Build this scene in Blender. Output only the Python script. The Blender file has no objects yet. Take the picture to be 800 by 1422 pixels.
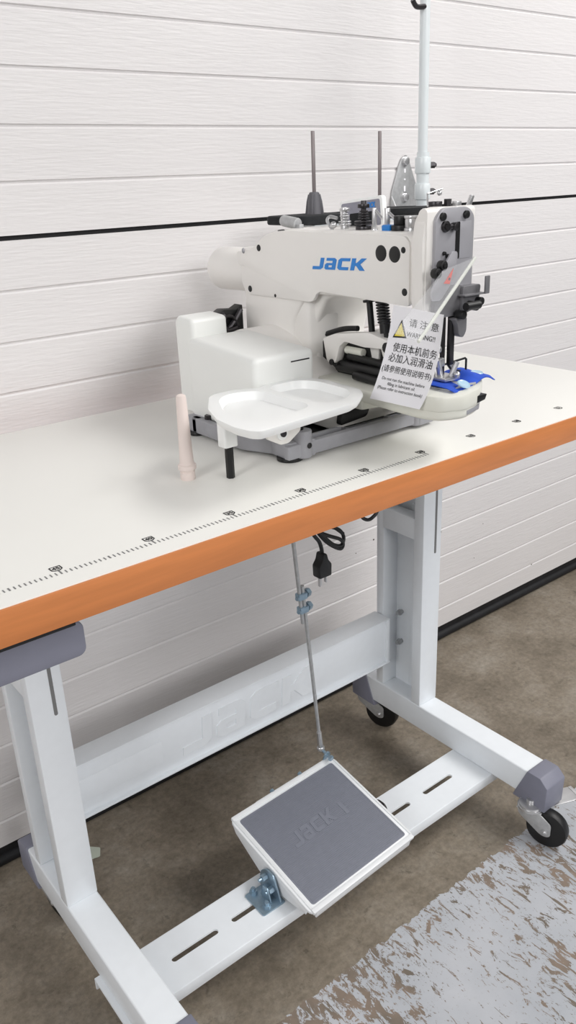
import bpy, bmesh, math, random
from mathutils import Vector, Matrix, noise
random.seed(7)
sc = bpy.context.scene
COL = sc.collection
PI = math.pi
T = 0.815            # table top height

# ------------------------------------------------------------------ materials
def srgb(r, g, b):
    f = lambda c: (c/255/12.92) if c/255 <= 0.04045 else ((c/255+0.055)/1.055)**2.4
    return (f(r), f(g), f(b), 1)

def mat(name, rgb, rough=0.5, metal=0.0, var=0.04, scale=30, bump=0.0, bscale=200, stretch=(1, 1, 1), spec=0.5, coat=0.0):
    m = bpy.data.materials.new(name); m.use_nodes = True
    n = m.node_tree.nodes; l = m.node_tree.links
    b = n['Principled BSDF']
    tc = n.new('ShaderNodeTexCoord'); mp = n.new('ShaderNodeMapping'); mp.inputs['Scale'].default_value = stretch
    l.new(tc.outputs['Object'], mp.inputs['Vector'])
    nz = n.new('ShaderNodeTexNoise'); nz.inputs['Scale'].default_value = scale; nz.inputs['Detail'].default_value = 4
    l.new(mp.outputs[0], nz.inputs['Vector'])
    cr = n.new('ShaderNodeValToRGB'); c = srgb(*rgb)
    cr.color_ramp.elements[0].position = 0.3; cr.color_ramp.elements[1].position = 0.7
    cr.color_ramp.elements[0].color = tuple(x*(1-var) for x in c[:3])+(1,)
    cr.color_ramp.elements[1].color = tuple(min(1, x*(1+var)) for x in c[:3])+(1,)
    l.new(nz.outputs['Fac'], cr.inputs[0]); l.new(cr.outputs[0], b.inputs['Base Color'])
    b.inputs['Roughness'].default_value = rough; b.inputs['Metallic'].default_value = metal
    b.inputs['Specular IOR Level'].default_value = spec
    b.inputs['Coat Weight'].default_value = coat
    if bump:
        n2 = n.new('ShaderNodeTexNoise'); n2.inputs['Scale'].default_value = bscale; n2.inputs['Detail'].default_value = 3
        l.new(mp.outputs[0], n2.inputs['Vector'])
        bp = n.new('ShaderNodeBump'); bp.inputs['Strength'].default_value = bump; bp.inputs['Distance'].default_value = 0.002
        l.new(n2.outputs['Fac'], bp.inputs['Height']); l.new(bp.outputs[0], b.inputs['Normal'])
    return m

M = {}
M['door'] = mat('door_paint', (219, 216, 216), 0.42, var=0.015, scale=3, bump=0.35, bscale=26, stretch=(1.0, 1, 11))
M['rubber'] = mat('rubber_seal', (14, 14, 18), 0.65, var=0.6, scale=40, bump=0.5, bscale=60)
M['laminate'] = mat('table_laminate', (231, 230, 225), 0.38, var=0.006, scale=4)
M['beech'] = mat('beech_edge', (202, 126, 72), 0.45, var=0.08, scale=9, bump=0.03, bscale=60, stretch=(1.2, 8, 14))
M['ink'] = mat('black_ink', (28, 28, 28), 0.7)
M['inkgrey'] = mat('grey_ink', (120, 120, 120), 0.7)
M['frame'] = mat('stand_paint', (232, 236, 240), 0.38, var=0.012, scale=60, bump=0.03, bscale=500)
M['greyplastic'] = mat('grey_plastic', (126, 127, 141), 0.5, var=0.03, scale=50)
M['machine'] = mat('machine_paint', (235, 232, 228), 0.33, var=0.008, scale=20, bump=0.02, bscale=300, coat=0.15)
M['cream'] = mat('bed_paint', (222, 222, 212), 0.38, var=0.01, scale=20)
M['whiteplastic'] = mat('white_plastic', (240, 241, 240), 0.28, var=0.006, coat=0.2)
M['shell'] = mat('cover_plastic', (232, 233, 230), 0.4, var=0.01, scale=12)
M['peg'] = mat('ivory_plastic', (226, 212, 206), 0.4, var=0.01)
M['black'] = mat('black_plastic', (14, 14, 15), 0.45, var=0.2)
M['foam'] = mat('black_foam', (26, 28, 31), 0.9, var=0.25, scale=150)
M['steel'] = mat('bright_steel', (205, 205, 206), 0.34, metal=.8, var=0.06)
M['darksteel'] = mat('dark_steel', (66, 64, 66), 0.35, metal=0.8, var=0.2)
M['greymetal'] = mat('face_plate_grey', (172, 171, 176), 0.38, metal=0.3, var=0.03)
M['castgrey'] = mat('cast_base_grey', (152, 152, 157), 0.5, var=0.05, scale=60, bump=0.08, bscale=400)
M['spoolgrey'] = mat('spool_grey', (98, 97, 102), 0.5)
M['midgrey'] = mat('mid_grey_metal', (122, 121, 124), 0.4, metal=0.3)
M['pin'] = mat('pin_metal', (128, 120, 120), 0.4, metal=0.4)
M['zinc'] = mat('blue_zinc', (150, 172, 188), 0.34, metal=0.7, var=0.15, scale=60)
M['galv'] = mat('galvanised', (182, 183, 184), 0.45, metal=0.5, var=0.1, scale=120)
M['paleblue'] = mat('pale_blue_tube', (218, 224, 226), 0.3, var=0.01)
M['blue'] = mat('blue_logo', (38, 128, 208), 0.4)
M['cloth'] = mat('blue_cloth', (26, 78, 196), 0.75, var=0.08, scale=120, bump=0.25, bscale=900)
M['red'] = mat('red_sticker', (236, 74, 52), 0.4)
M['yellow'] = mat('yellow_ink', (228, 208, 60), 0.6)
M['paper'] = mat('white_paper', (240, 239, 243), 0.6, var=0.004)
M['matgrey'] = mat('pedal_mat', (124, 127, 138), 0.33, var=0.03, scale=80)
M['pedalwhite'] = mat('pedal_white', (232, 234, 236), 0.35, var=0.01)
M['panelgrey'] = mat('panel_grey', (140, 140, 152), 0.35)
M['dot'] = mat('dirt_brown', (70, 60, 50), 0.8)
M['tape'] = mat('scrap_paper', (196, 204, 190), 0.6)

def glass_mat(name, rgb, alpha, rough=0.08):
    m = bpy.data.materials.new(name); m.use_nodes = True
    n = m.node_tree.nodes; l = m.node_tree.links
    b = n['Principled BSDF']; b.inputs['Base Color'].default_value = srgb(*rgb); b.inputs['Roughness'].default_value = rough
    t = n.new('ShaderNodeBsdfTransparent'); mx = n.new('ShaderNodeMixShader'); nz = n.new('ShaderNodeTexNoise'); nz.inputs['Scale'].default_value = 20
    mr = n.new('ShaderNodeMapRange'); mr.inputs[3].default_value = alpha*0.9; mr.inputs[4].default_value = alpha*1.1
    l.new(nz.outputs['Fac'], mr.inputs[0]); l.new(mr.outputs[0], mx.inputs[0])
    l.new(t.outputs[0], mx.inputs[1]); l.new(b.outputs[0], mx.inputs[2]); l.new(mx.outputs[0], n['Material Output'].inputs[0])
    return m
M['clear'] = glass_mat('clear_acrylic', (225, 226, 228), 0.13)
M['clearedge'] = glass_mat('acrylic_edge', (238, 240, 232), 0.8)
M['button'] = glass_mat('translucent_button', (190, 222, 240), 0.85)
M['cable'] = M['black']

def floor_material():
    m = bpy.data.materials.new('concrete_floor'); m.use_nodes = True
    n = m.node_tree.nodes; l = m.node_tree.links; b = n['Principled BSDF']
    tc = n.new('ShaderNodeTexCoord')
    def noise_(scale, detail=6, rough=0.6, vec=None, dist=0.0):
        q = n.new('ShaderNodeTexNoise'); q.inputs['Scale'].default_value = scale; q.inputs['Detail'].default_value = detail
        q.inputs['Roughness'].default_value = rough; q.inputs['Distortion'].default_value = dist
        l.new(vec if vec else tc.outputs['Object'], q.inputs['Vector']); return q.outputs['Fac']
    def ramp(src, stops):
        r = n.new('ShaderNodeValToRGB'); l.new(src, r.inputs[0])
        els = r.color_ramp.elements
        while len(els) < len(stops): els.new(0.5)
        for e, (p, c) in zip(els, stops): e.position = p; e.color = c
        return r.outputs[0]
    def math_(op, a, b_=None, c=None):
        q = n.new('ShaderNodeMath'); q.operation = op
        for i, v in enumerate((a, b_, c)):
            if v is None: continue
            if isinstance(v, (int, float)): q.inputs[i].default_value = v
            else: l.new(v, q.inputs[i])
        return q.outputs[0]
    def mix(fac, a, b_, mode='MIX'):
        q = n.new('ShaderNodeMix'); q.data_type = 'RGBA'; q.blend_type = mode
        if isinstance(fac, (int, float)): q.inputs[0].default_value = fac
        else: l.new(fac, q.inputs[0])
        l.new(a, q.inputs[6]); l.new(b_, q.inputs[7]); return q.outputs[2]
    base = ramp(noise_(7, 9, 0.72), [(0.3, srgb(106, 97, 84)), (0.5, srgb(134, 124, 110)), (0.72, srgb(158, 150, 138))])
    fine = ramp(noise_(90, 6, 0.7), [(0.3, (0.62, 0.62, 0.62, 1)), (0.7, (1.2, 1.2, 1.2, 1))])
    conc = mix(0.8, base, fine, 'MULTIPLY')
    pits = ramp(noise_(38, 8, 0.75, dist=0.4), [(0.34, (0.55, 0.55, 0.55, 1)), (0.42, (1, 1, 1, 1))])
    conc = mix(0.75, conc, pits, 'MULTIPLY')
    # worn paint to the front of y = 0.04
    sx = n.new('ShaderNodeSeparateXYZ'); l.new(tc.outputs['Object'], sx.inputs[0])
    edge = math_('ADD', sx.outputs['Y'], math_('MULTIPLY', math_('SUBTRACT', noise_(28, 5, 0.7), 0.5), 0.034))
    area = math_('LESS_THAN', edge, 0.040)
    mp = n.new('ShaderNodeMapping'); mp.inputs['Rotation'].default_value = (0, 0, -0.25); mp.inputs['Scale'].default_value = (2.6, 1, 1)
    l.new(tc.outputs['Object'], mp.inputs['Vector'])
    big = math_('MULTIPLY', math_('SUBTRACT', noise_(3.0, 2, 0.5), 0.5), 0.30)
    # more wear towards the edge of the painted lane
    dist = math_('ADD', math_('MULTIPLY', math_('MINIMUM', math_('SUBTRACT', 0.04, sx.outputs['Y']), 0.45), 0.17), math_('MULTIPLY', math_('SUBTRACT', math_('MINIMUM', sx.outputs['X'], 1.3), 0.58), 0.125))
    c1 = math_('ADD', noise_(26, 8, 0.7, mp.outputs[0], 0.8), big)
    chips = math_('LESS_THAN', c1, math_('SUBTRACT', 0.472, dist))
    c2 = math_('ADD', noise_(85, 6, 0.72, mp.outputs[0], 0.3), math_('MULTIPLY', big, 0.6))
    chips2 = math_('LESS_THAN', c2, math_('SUBTRACT', 0.420, dist))
    mp2 = n.new('ShaderNodeMapping'); mp2.inputs['Rotation'].default_value = (0, 0, -0.45); mp2.inputs['Scale'].default_value = (16, 1, 1)
    l.new(tc.outputs['Object'], mp2.inputs['Vector'])
    c3 = math_('LESS_THAN', math_('ADD', noise_(7, 4, 0.6, mp2.outputs[0], 0.2), math_('MULTIPLY', big, 0.4)), 0.355)
    ch = math_('MAXIMUM', math_('MAXIMUM', chips, chips2), c3)
    pm = math_('MULTIPLY', area, math_('SUBTRACT', 1.0, ch))
    paint = ramp(noise_(6, 5, 0.6), [(0.3, srgb(172, 176, 182)), (0.7, srgb(190, 192, 197))])
    rust = ramp(noise_(11, 4, 0.6), [(0.35, srgb(112, 104, 94)), (0.7, srgb(148, 130, 116))])
    under = mix(area, conc, rust)
    col = mix(pm, under, paint)
    l.new(col, b.inputs['Base Color']); b.inputs['Roughness'].default_value = 0.55
    b.inputs['Specular IOR Level'].default_value = 0.35
    bp = n.new('ShaderNodeBump'); bp.inputs['Strength'].default_value = 0.35; bp.inputs['Distance'].default_value = 0.002
    l.new(math_('ADD', math_('MULTIPLY', pm, 0.6), math_('MULTIPLY', noise_(120, 5, 0.7), 0.6)), bp.inputs['Height'])
    l.new(bp.outputs[0], b.inputs['Normal'])
    return m
M['floor'] = floor_material()

# ------------------------------------------------------------------ geometry helpers
def bev(bm, w, seg=2, ang=30):
    if w <= 0: return
    es = [e for e in bm.edges if len(e.link_faces) == 2 and e.calc_face_angle(0) > math.radians(ang)]
    bmesh.ops.bevel(bm, geom=es, offset=w, offset_type='OFFSET', segments=seg, profile=0.5, affect='EDGES', clamp_overlap=True)

class Mb:
    """collects shells that become ONE mesh object"""
    def __init__(s): s.bm = bmesh.new()
    def add(s, bm, mtx=None):
        if mtx is not None: bmesh.ops.transform(bm, matrix=mtx, verts=bm.verts)
        me = bpy.data.meshes.new('t'); bm.to_mesh(me); s.bm.from_mesh(me); bpy.data.meshes.remove(me); bm.free(); return s
    def box(s, x0, x1, y0, y1, z0, z1, w=0.0, seg=2, mtx=None):
        bm = bmesh.new(); bmesh.ops.create_cube(bm, size=1)
        for v in bm.verts:
            v.co = Vector((x0+(v.co.x+.5)*(x1-x0), y0+(v.co.y+.5)*(y1-y0), z0+(v.co.z+.5)*(z1-z0)))
        bev(bm, w, seg); return s.add(bm, mtx)
    def prism(s, pts, axis, a, b, w=0.0, seg=2, mtx=None, ang=30):
        bm = bmesh.new()
        def P(u, v, t): return {'x': (t, u, v), 'y': (u, t, v), 'z': (u, v, t)}[axis]
        A = [bm.verts.new(P(u, v, a)) for u, v in pts]; B = [bm.verts.new(P(u, v, b)) for u, v in pts]
        bm.faces.new(A); bm.faces.new(B[::-1]); k = len(pts)
        for i in range(k): bm.faces.new((A[i], B[i], B[(i+1) % k], A[(i+1) % k]))
        bmesh.ops.recalc_face_normals(bm, faces=bm.faces); bev(bm, w, seg, ang); return s.add(bm, mtx)
    def cyl(s, p, q, r, r2=None, n=24, w=0.0, mtx=None):
        p = Vector(p); q = Vector(q); d = q-p; bm = bmesh.new()
        bmesh.ops.create_cone(bm, cap_ends=True, segments=n, radius1=r, radius2=r if r2 is None else r2, depth=d.length)
        bev(bm, w, 2, 50)
        rot = Vector((0, 0, 1)).rotation_difference(d).to_matrix().to_4x4()
        m = Matrix.Translation((p+q)/2) @ rot
        return s.add(bm, m if mtx is None else mtx @ m)
    def sph(s, p, r, sc_=(1, 1, 1), n=16, mtx=None):
        bm = bmesh.new(); bmesh.ops.create_uvsphere(bm, u_segments=n, v_segments=n//2+2, radius=r)
        m = Matrix.Translation(p) @ Matrix.Diagonal((*sc_, 1))
        return s.add(bm, m if mtx is None else mtx @ m)
    def lathe(s, prof, base=(0, 0, 0), n=32, mtx=None):
        bm = bmesh.new(); rings = []
        for r, z in prof:
            rings.append([bm.verts.new((r*math.cos(2*PI*i/n), r*math.sin(2*PI*i/n), z)) for i in range(n)])
        for a, b in zip(rings, rings[1:]):
            for i in range(n): bm.faces.new((a[i], a[(i+1) % n], b[(i+1) % n], b[i]))
        bm.faces.new(rings[0][::-1]); bm.faces.new(rings[-1])
        bmesh.ops.recalc_face_normals(bm, faces=bm.faces)
        m = Matrix.Translation(base)
        return s.add(bm, m if mtx is None else mtx @ m)
    def tube(s, pts, r, n=10, smooth=True, mtx=None):
        pts = [Vector(p) for p in pts]
        if smooth and len(pts) > 2:
            out = []
            for i in range(len(pts)-1):
                p0 = pts[max(i-1, 0)]; p1 = pts[i]; p2 = pts[i+1]; p3 = pts[min(i+2, len(pts)-1)]
                for k in range(8):
                    t = k/8
                    out.append(0.5*((2*p1)+(-p0+p2)*t+(2*p0-5*p1+4*p2-p3)*t*t+(-p0+3*p1-3*p2+p3)*t**3))
            out.append(pts[-1]); pts = out
        bm = bmesh.new(); rings = []; up = None
        for i, p in enumerate(pts):
            d = (pts[min(i+1, len(pts)-1)]-pts[max(i-1, 0)]).normalized()
            if up is None:
                up = Vector((0, 0, 1)) if abs(d.z) < .9 else Vector((1, 0, 0))
            a = (up-d*up.dot(d)).normalized(); b = d.cross(a); up = a
            rings.append([bm.verts.new(p+r*(a*math.cos(2*PI*k/n)+b*math.sin(2*PI*k/n))) for k in range(n)])
        for A, B in zip(rings, rings[1:]):
            for k in range(n): bm.faces.new((A[k], A[(k+1) % n], B[(k+1) % n], B[k]))
        bm.faces.new(rings[0][::-1]); bm.faces.new(rings[-1])
        bmesh.ops.recalc_face_normals(bm, faces=bm.faces); return s.add(bm, mtx)
    def build(s, name, m, parent=None, label=None, smooth=True, kind=None):
        c = Vector((0, 0, 0))
        if s.bm.verts:
            xs = [v.co for v in s.bm.verts]
            c = Vector([(min(v[i] for v in xs)+max(v[i] for v in xs))/2 for i in range(3)])
            if parent is None: c.z = min(v.z for v in xs)
        for v in s.bm.verts: v.co -= c
        me = bpy.data.meshes.new(name); s.bm.to_mesh(me); s.bm.free()
        me.materials.append(M[m] if isinstance(m, str) else m)
        if smooth:
            for p in me.polygons: p.use_smooth = True
            me.set_sharp_from_angle(angle=math.radians(35))
        o = bpy.data.objects.new(name, me); COL.objects.link(o)
        o['_w'] = [c.x, c.y, c.z]
        if parent is not None:
            o.parent = parent; o.location = c-Vector(parent['_w'])
        else: o.location = c
        if label: o['label'] = label
        if kind: o['kind'] = kind
        return o

def thing(name, label, cat, loc, group=None):
    o = bpy.data.objects.new(name, None); COL.objects.link(o); o.location = loc; o['_w'] = list(loc)
    o.empty_display_size = 0.05; o['label'] = label; o['category'] = cat
    if group: o['group'] = group
    return o
def tag(o, label, cat, group=None):
    o['label'] = label; o['category'] = cat
    if group: o['group'] = group
    return o

def text_bm(txt, size, mtx, bold=0.0, extrude=0.0001, align='CENTER'):
    cu = bpy.data.curves.new('txt', 'FONT'); cu.body = txt; cu.size = size; cu.align_x = align; cu.align_y = 'CENTER'
    cu.offset = bold; cu.extrude = extrude; cu.resolution_u = 3
    o = bpy.data.objects.new('txt', cu); COL.objects.link(o)
    dg = bpy.context.evaluated_depsgraph_get(); me = bpy.data.meshes.new_from_object(o.evaluated_get(dg))
    bm = bmesh.new(); bm.from_mesh(me); bpy.data.objects.remove(o); bpy.data.curves.remove(cu); bpy.data.meshes.remove(me)
    if mtx is not None: bmesh.ops.transform(bm, matrix=mtx, verts=bm.verts)
    return bm
def frame(o, ex, ey):
    ex = Vector(ex).normalized(); ey = Vector(ey); ey = (ey-ex*ey.dot(ex)).normalized(); ez = ex.cross(ey)
    m = Matrix((ex, ey, ez)).transposed().to_4x4(); m.translation = Vector(o); return m

def bar(a, b, w):   # 2D stroke as a quad
    a = Vector(a); b = Vector(b); d = (b-a).normalized(); n_ = Vector((-d.y, d.x))*w/2
    return [a-n_, b-n_, b+n_, a+n_]
def jack_bm(mtx, sx, sy, th=0.0004, slant=0.12):
    """the word J a C K in wide squared letters, unit cell 1 high"""
    polys = [
     # J
     [(0, 0), (.62, 0), (.78, .16), (.78, 1), (.52, 1), (.52, .27), (0, .27)],
     # a : top bar + right stem, bowl
     [(.98, 1), (1.56, 1), (1.72, .84), (1.72, 0), (1.46, 0), (1.46, .76), (.98, .76)],
     [(.92, .12), (1.04, 0), (1.48, 0), (1.48, .2), (1.18, .2), (1.18, .38), (1.48, .38), (1.48, .56), (1.04, .56), (.92, .44)],
     # C
     [(1.88, .16), (2.04, 0), (2.66, 0), (2.66, .25), (2.14, .25), (2.14, .75), (2.7, .75), (2.7, 1), (2.04, 1), (1.88, .84)],
     # K
     [(2.84, 0), (3.1, 0), (3.1, 1), (2.84, 1)],
     [(3.1, .38), (3.22, .38), (3.5, 0), (3.84, 0), (3.46, .5), (3.84, 1), (3.5, 1), (3.22, .62), (3.1, .62)],
    ]
    s = Mb()
    for i, p in enumerate(polys):
        s.prism([((x+y*slant)*sx/3.9, y*sy) for x, y in p], 'z', -.0004-i*.00004, th+i*.00004)
    bmesh.ops.transform(s.bm, matrix=mtx, verts=s.bm.verts)
    return s.bm

def rrect(x0, x1, y0, y1, r, n=5):
    out = []
    for cx, cy, a0 in ((x1-r, y1-r, 0), (x0+r, y1-r, 90), (x0+r, y0+r, 180), (x1-r, y0+r, 270)):
        for i in range(n+1):
            a = math.radians(a0+90*i/n); out.append((cx+r*math.cos(a), cy+r*math.sin(a)))
    return out
def round_poly(pts, r, n=4):
    out = []; k = len(pts)
    for i in range(k):
        p0, p1, p2 = Vector(pts[i-1]), Vector(pts[i]), Vector(pts[(i+1) % k])
        rr = r[i] if isinstance(r, (list, tuple)) else r
        if rr <= 0: out.append(tuple(p1)); continue
        a = (p0-p1); b = (p2-p1); rr_ = min(rr, a.length*.48, b.length*.48)
        a = p1+a.normalized()*rr_; b = p1+b.normalized()*rr_
        for j in range(n+1):
            t = j/n; out.append(tuple((1-t)**2*a+2*t*(1-t)*p1+t*t*b))
    return out

# ================================================================== SETTING
# floor
bm = bmesh.new(); bmesh.ops.create_grid(bm, x_segments=1, y_segments=1, size=0.5)
bmesh.ops.transform(bm, matrix=Matrix.Translation((1.0, -1.4, 0)) @ Matrix.Diagonal((6, 4.4, 1, 1)), verts=bm.verts)
me = bpy.data.meshes.new('floor'); bm.to_mesh(me); bm.free(); me.materials.append(M['floor'])
fl = bpy.data.objects.new('floor', me); COL.objects.link(fl); fl['kind'] = 'structure'

# back wall: sectional door with pressed grooves
YW = 0.605; JZ = 1.084
gz = [JZ-0.0761*i for i in range(1, 14)] + [JZ+0.0752*i for i in range(1, 18)]
def wall_section(zb, zt, name):
    prof = [(YW+.03, zb), (YW, zb)]
    for z in sorted(g for g in gz if zb+.02 < g < zt-.02):
        prof += [(YW, z-.0034), (YW+.0030, z-.0008), (YW+.0022, z+.0018), (YW, z+.0034)]
    prof += [(YW, zt), (YW+.03, zt)]
    m = Mb(); m.prism(prof, 'x', -1.6, 3.9)
    return m
w = wall_section(.042, JZ-.0035, 'a')
w2 = wall_section(JZ+.0035, 2.30, 'b'); me = bpy.data.meshes.new('t'); w2.bm.to_mesh(me); w.bm.from_mesh(me); w2.bm.free()
wo = w.build('wall_back', 'door', smooth=False, kind='structure')
Mb().box(-1.6, 3.9, YW+.006, YW+.02, JZ-.0035, JZ+.0035).build('trim_1', 'rubber', kind='structure')
sl = Mb(); sl.box(-1.6, 3.9, YW+.004, YW+.03, 0, .042)
sl.cyl((-1.6, YW+.006, .012), (3.9, YW+.006, .012), .012, n=12)
sl.build('trim_2', 'rubber', kind='structure')
# small pits and specks on the door
for i, (x, z, r) in enumerate([(1.194, .316, .0022), (.961, .367, .002), (.905, .35, .0012), (1.592, .094, .0013), (1.33, .20, .001), (1.36, .29, .001)]):
    Mb().cyl((x, YW+.001, z), (x, YW-.0006, z), r, n=12).build('nail_hole', 'dot', wo)

# ================================================================== TABLE
tb = thing('sewing_table', 'white sewing table on castors with orange wood edge and printed ruler', 'table', (.44, .27, 0))
X0, X1, YB = -.17, 1.03, .54
t = Mb(); t.box(X0+.0015, X1-.0015, .0015, YB-.0015, T-.0375, T, 0.0012, 2); t.build('tabletop', 'laminate', tb, 'white laminate tabletop')
e = Mb(); zt = T-.0012; zb = T-.0372
e.box(X0, X1, -.0012, .0016, zb, zt, .0005); e.box(X0, X1, YB-.0016, YB+.0012, zb, zt, .0005)
e.box(X0-.0012, X0+.0016, .0016, YB-.0016, zb, zt, .0005); e.box(X1-.0016, X1+.0012, .0016, YB-.0016, zb, zt, .0005)
e.build('edge_band', 'beech', tb, 'orange wood edge band')
# ruler
YR = .0310
tk = Mb()
for i in range(-15, 101):
    x = i*.005
    if i % 20 == 0: tk.box(x-.0007, x+.0007, .0278, .0365, T+.0001, T+.0004)
    elif i % 10 == 0: tk.box(x-.0008, x+.0008, .0275, .0338, T+.0001, T+.0004)
    else: tk.box(x-.00055, x+.00055, .0275, .0335, T+.0001, T+.0004)
tk.build('ruler_ticks', 'inkgrey', tb, 'printed ruler tick marks', smooth=False)
for k in range(0, 9):
    g = Mb(); x = k*.1; y = .0425
    o = [(x-.0052, y+.0045), (x-.0052, y-.0025), (x-.002, y-.0052), (x+.002, y-.0052), (x+.0052, y-.0025), (x+.0052, y+.0045)]
    for a, b in zip(o, o[1:]): g.prism([tuple(p) for p in bar(a, b, .0011)], 'z', T+.0001, T+.0004)
    g.prism([tuple(p) for p in bar((x-.0052, y+.0045), (x+.0052, y+.0045), .0007)], 'z', T+.0001, T+.0004)
    g.add(text_bm(str(45-5*k), .0078, Matrix.Translation((x, y-.0002, T+.0003)), bold=.0002))
    g.build('ruler_number', 'ink', tb, smooth=False)
# legs
def foot(x0, nm):
    f = Mb(); f.box(x0, x0+.05, .02, .482, .085, .140, .003, 3)
    fo = f.build('foot', 'frame', tb)
    c = Mb()
    cp = [(.040, .1405), (.018, .142), (.000, .133), (-.003, .076), (.072, .072), (.060, .0845)]
    c.prism([(.040, .1425), (.012, .1425), (-.004, .128), (-.002, .0735), (.068, .0735)], 'x', x0-.0025, x0+.0525, .0025)
    c.build('end_cap', 'greyplastic', fo, 'grey plastic end cap')
    c = Mb(); c.prism([(.462, .1425), (.490, .1425), (.506, .128), (.504, .0735), (.434, .0735)], 'x', x0-.0025, x0+.0525, .0025)
    c.build('end_cap', 'greyplastic', fo, 'grey plastic end cap')
def column(x0):
    c = Mb()
    yf, yb2 = .305, .432
    zt_ = T-.0375
    # front tube, rear tube, web between; recess faces -x
    c.box(x0, x0+.05, yf, yf+.024, .140, zt_-.004, .002)
    c.box(x0+.002, x0+.05, yb2-.020, yb2, .140, zt_-.004, .002)
    c.box(x0+.041, x0+.050, yf+.02, yb2-.016, .140, zt_-.004, .0)
    c.box(x0+.038, x0+.042, .362, .372, .146, zt_-.22, .001)
    c.box(x0+.001, x0+.03, yf+.022, yb2-.018, .505, .548, .002)
    co = c.build('column', 'frame', tb)
    s = Mb()   # height adjustment slot on front face
    s.prism(rrect(x0+.031, x0+.036, .475, .74, .0024), 'y', yf-.0006, yf+.001)
    s.build('slot', 'inkgrey', co, 'dark height slot')
    for z in (.309, .239):
        b = Mb()
        b.cyl((x0+.026, .396, z), (x0+.043, .396, z), .0045, n=12)
        b.cyl((x0+.031, .396, z), (x0+.036, .396, z), .0065, n=6)
        b.build('bolt', 'galv', co)
    tp = Mb(); tp.box(x0-.004, x0+.054, .05, .49, zt_-.006, zt_+.0, .001)
    tp.build('top_plate', 'frame', tb)
for x0 in (.030, .800):
    foot(x0, 'f'); column(x0)
# cross beam: C channel open to the front with pressed lettering
cb = Mb()
cb.box(.08, .800, .390, .434, .3065, .3095, .0012)
cb.box(.08, .800, .3965, .3995, .209, .307, .0006)
cb.box(.08, .800, .3885, .434, .2055, .2095, .0012)
cb.box(.7925, .8, .391, .434, .2065, .3085, .0006)
cbo = cb.build('crossbeam', 'frame', tb)
em = Mb()
em.prism(rrect(.105, .262, .232, .276, .004), 'y', .3958, .398, .0006)
em.add(jack_bm(frame((.30, .3967, .226), (1, 0, 0), (0, 0, 1)), .30, .060, .0016, .05))
em.build('embossing', 'frame', cbo)
# foot bar with slots
fb = Mb()
bmx = bmesh.new()
def plate_with_slots(x0, x1, y0, y1, z0, z1, slots):
    """flat bar strip by strip round its slots"""
    m = Mb(); yc = (y0+y1)/2; h = .0052
    m.box(x0, x1, y0, yc-h, z0, z1); m.box(x0, x1, yc+h, y1, z0, z1)
    xs = [x0]
    for a, b in slots: xs += [a, b]
    xs.append(x1)
    for a, b in zip(xs[::2], xs[1::2]):
        # ends of the slots are half round
        left = [] if a == x0 else [(a+ -h*math.cos(t)*-1*0 + (-h)*(1-math.sin(t))*0, 0) for t in ()]
        pts = []
        pts += [(b, yc-h)] if b == x1 else [(b+h*(1-math.sin(math.radians(q))), yc-h*math.cos(math.radians(q))) for q in range(0, 181, 20)]
        pts += [(b, yc+h)] if b == x1 else []
        pts += [(a, yc+h)] if a == x0 else [(a-h*(1-math.sin(math.radians(q))), yc+h*math.cos(math.radians(q))) for q in range(0, 181, 20)]
        pts += [(a, yc-h)] if a == x0 else []
        m.prism(pts, 'z', z0, z1)
    return m
sl_ = [(.124, .206), (.232, .310), (.560, .628), (.665, .742)]
fb = plate_with_slots(.022, .845, .120, .214, .0815, .085, [(a, b) for a, b in sl_])
fb.box(.022, .845, .1185, .122, .064, .0848, .001); fb.box(.022, .845, .212, .2155, .064, .0848, .001)
fb.build('foot_bar', 'frame', tb)
# drawer
dr = Mb(); dr.prism(rrect(-.24, .010, .728, .7655, .009), 'y', .020, .034, .002)
dr.box(-.235, .004, .03, .30, .730, .764, .002)
dro = dr.build('drawer', 'greyplastic', tb, 'grey plastic drawer under the tabletop')
dl = Mb(); dl.box(-.236, .002, .018, .0205, .7635, .767, .001); dl.build('drawer_top_strip', 'black', dro)  # thin black strip along the top edge of the drawer front

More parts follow.
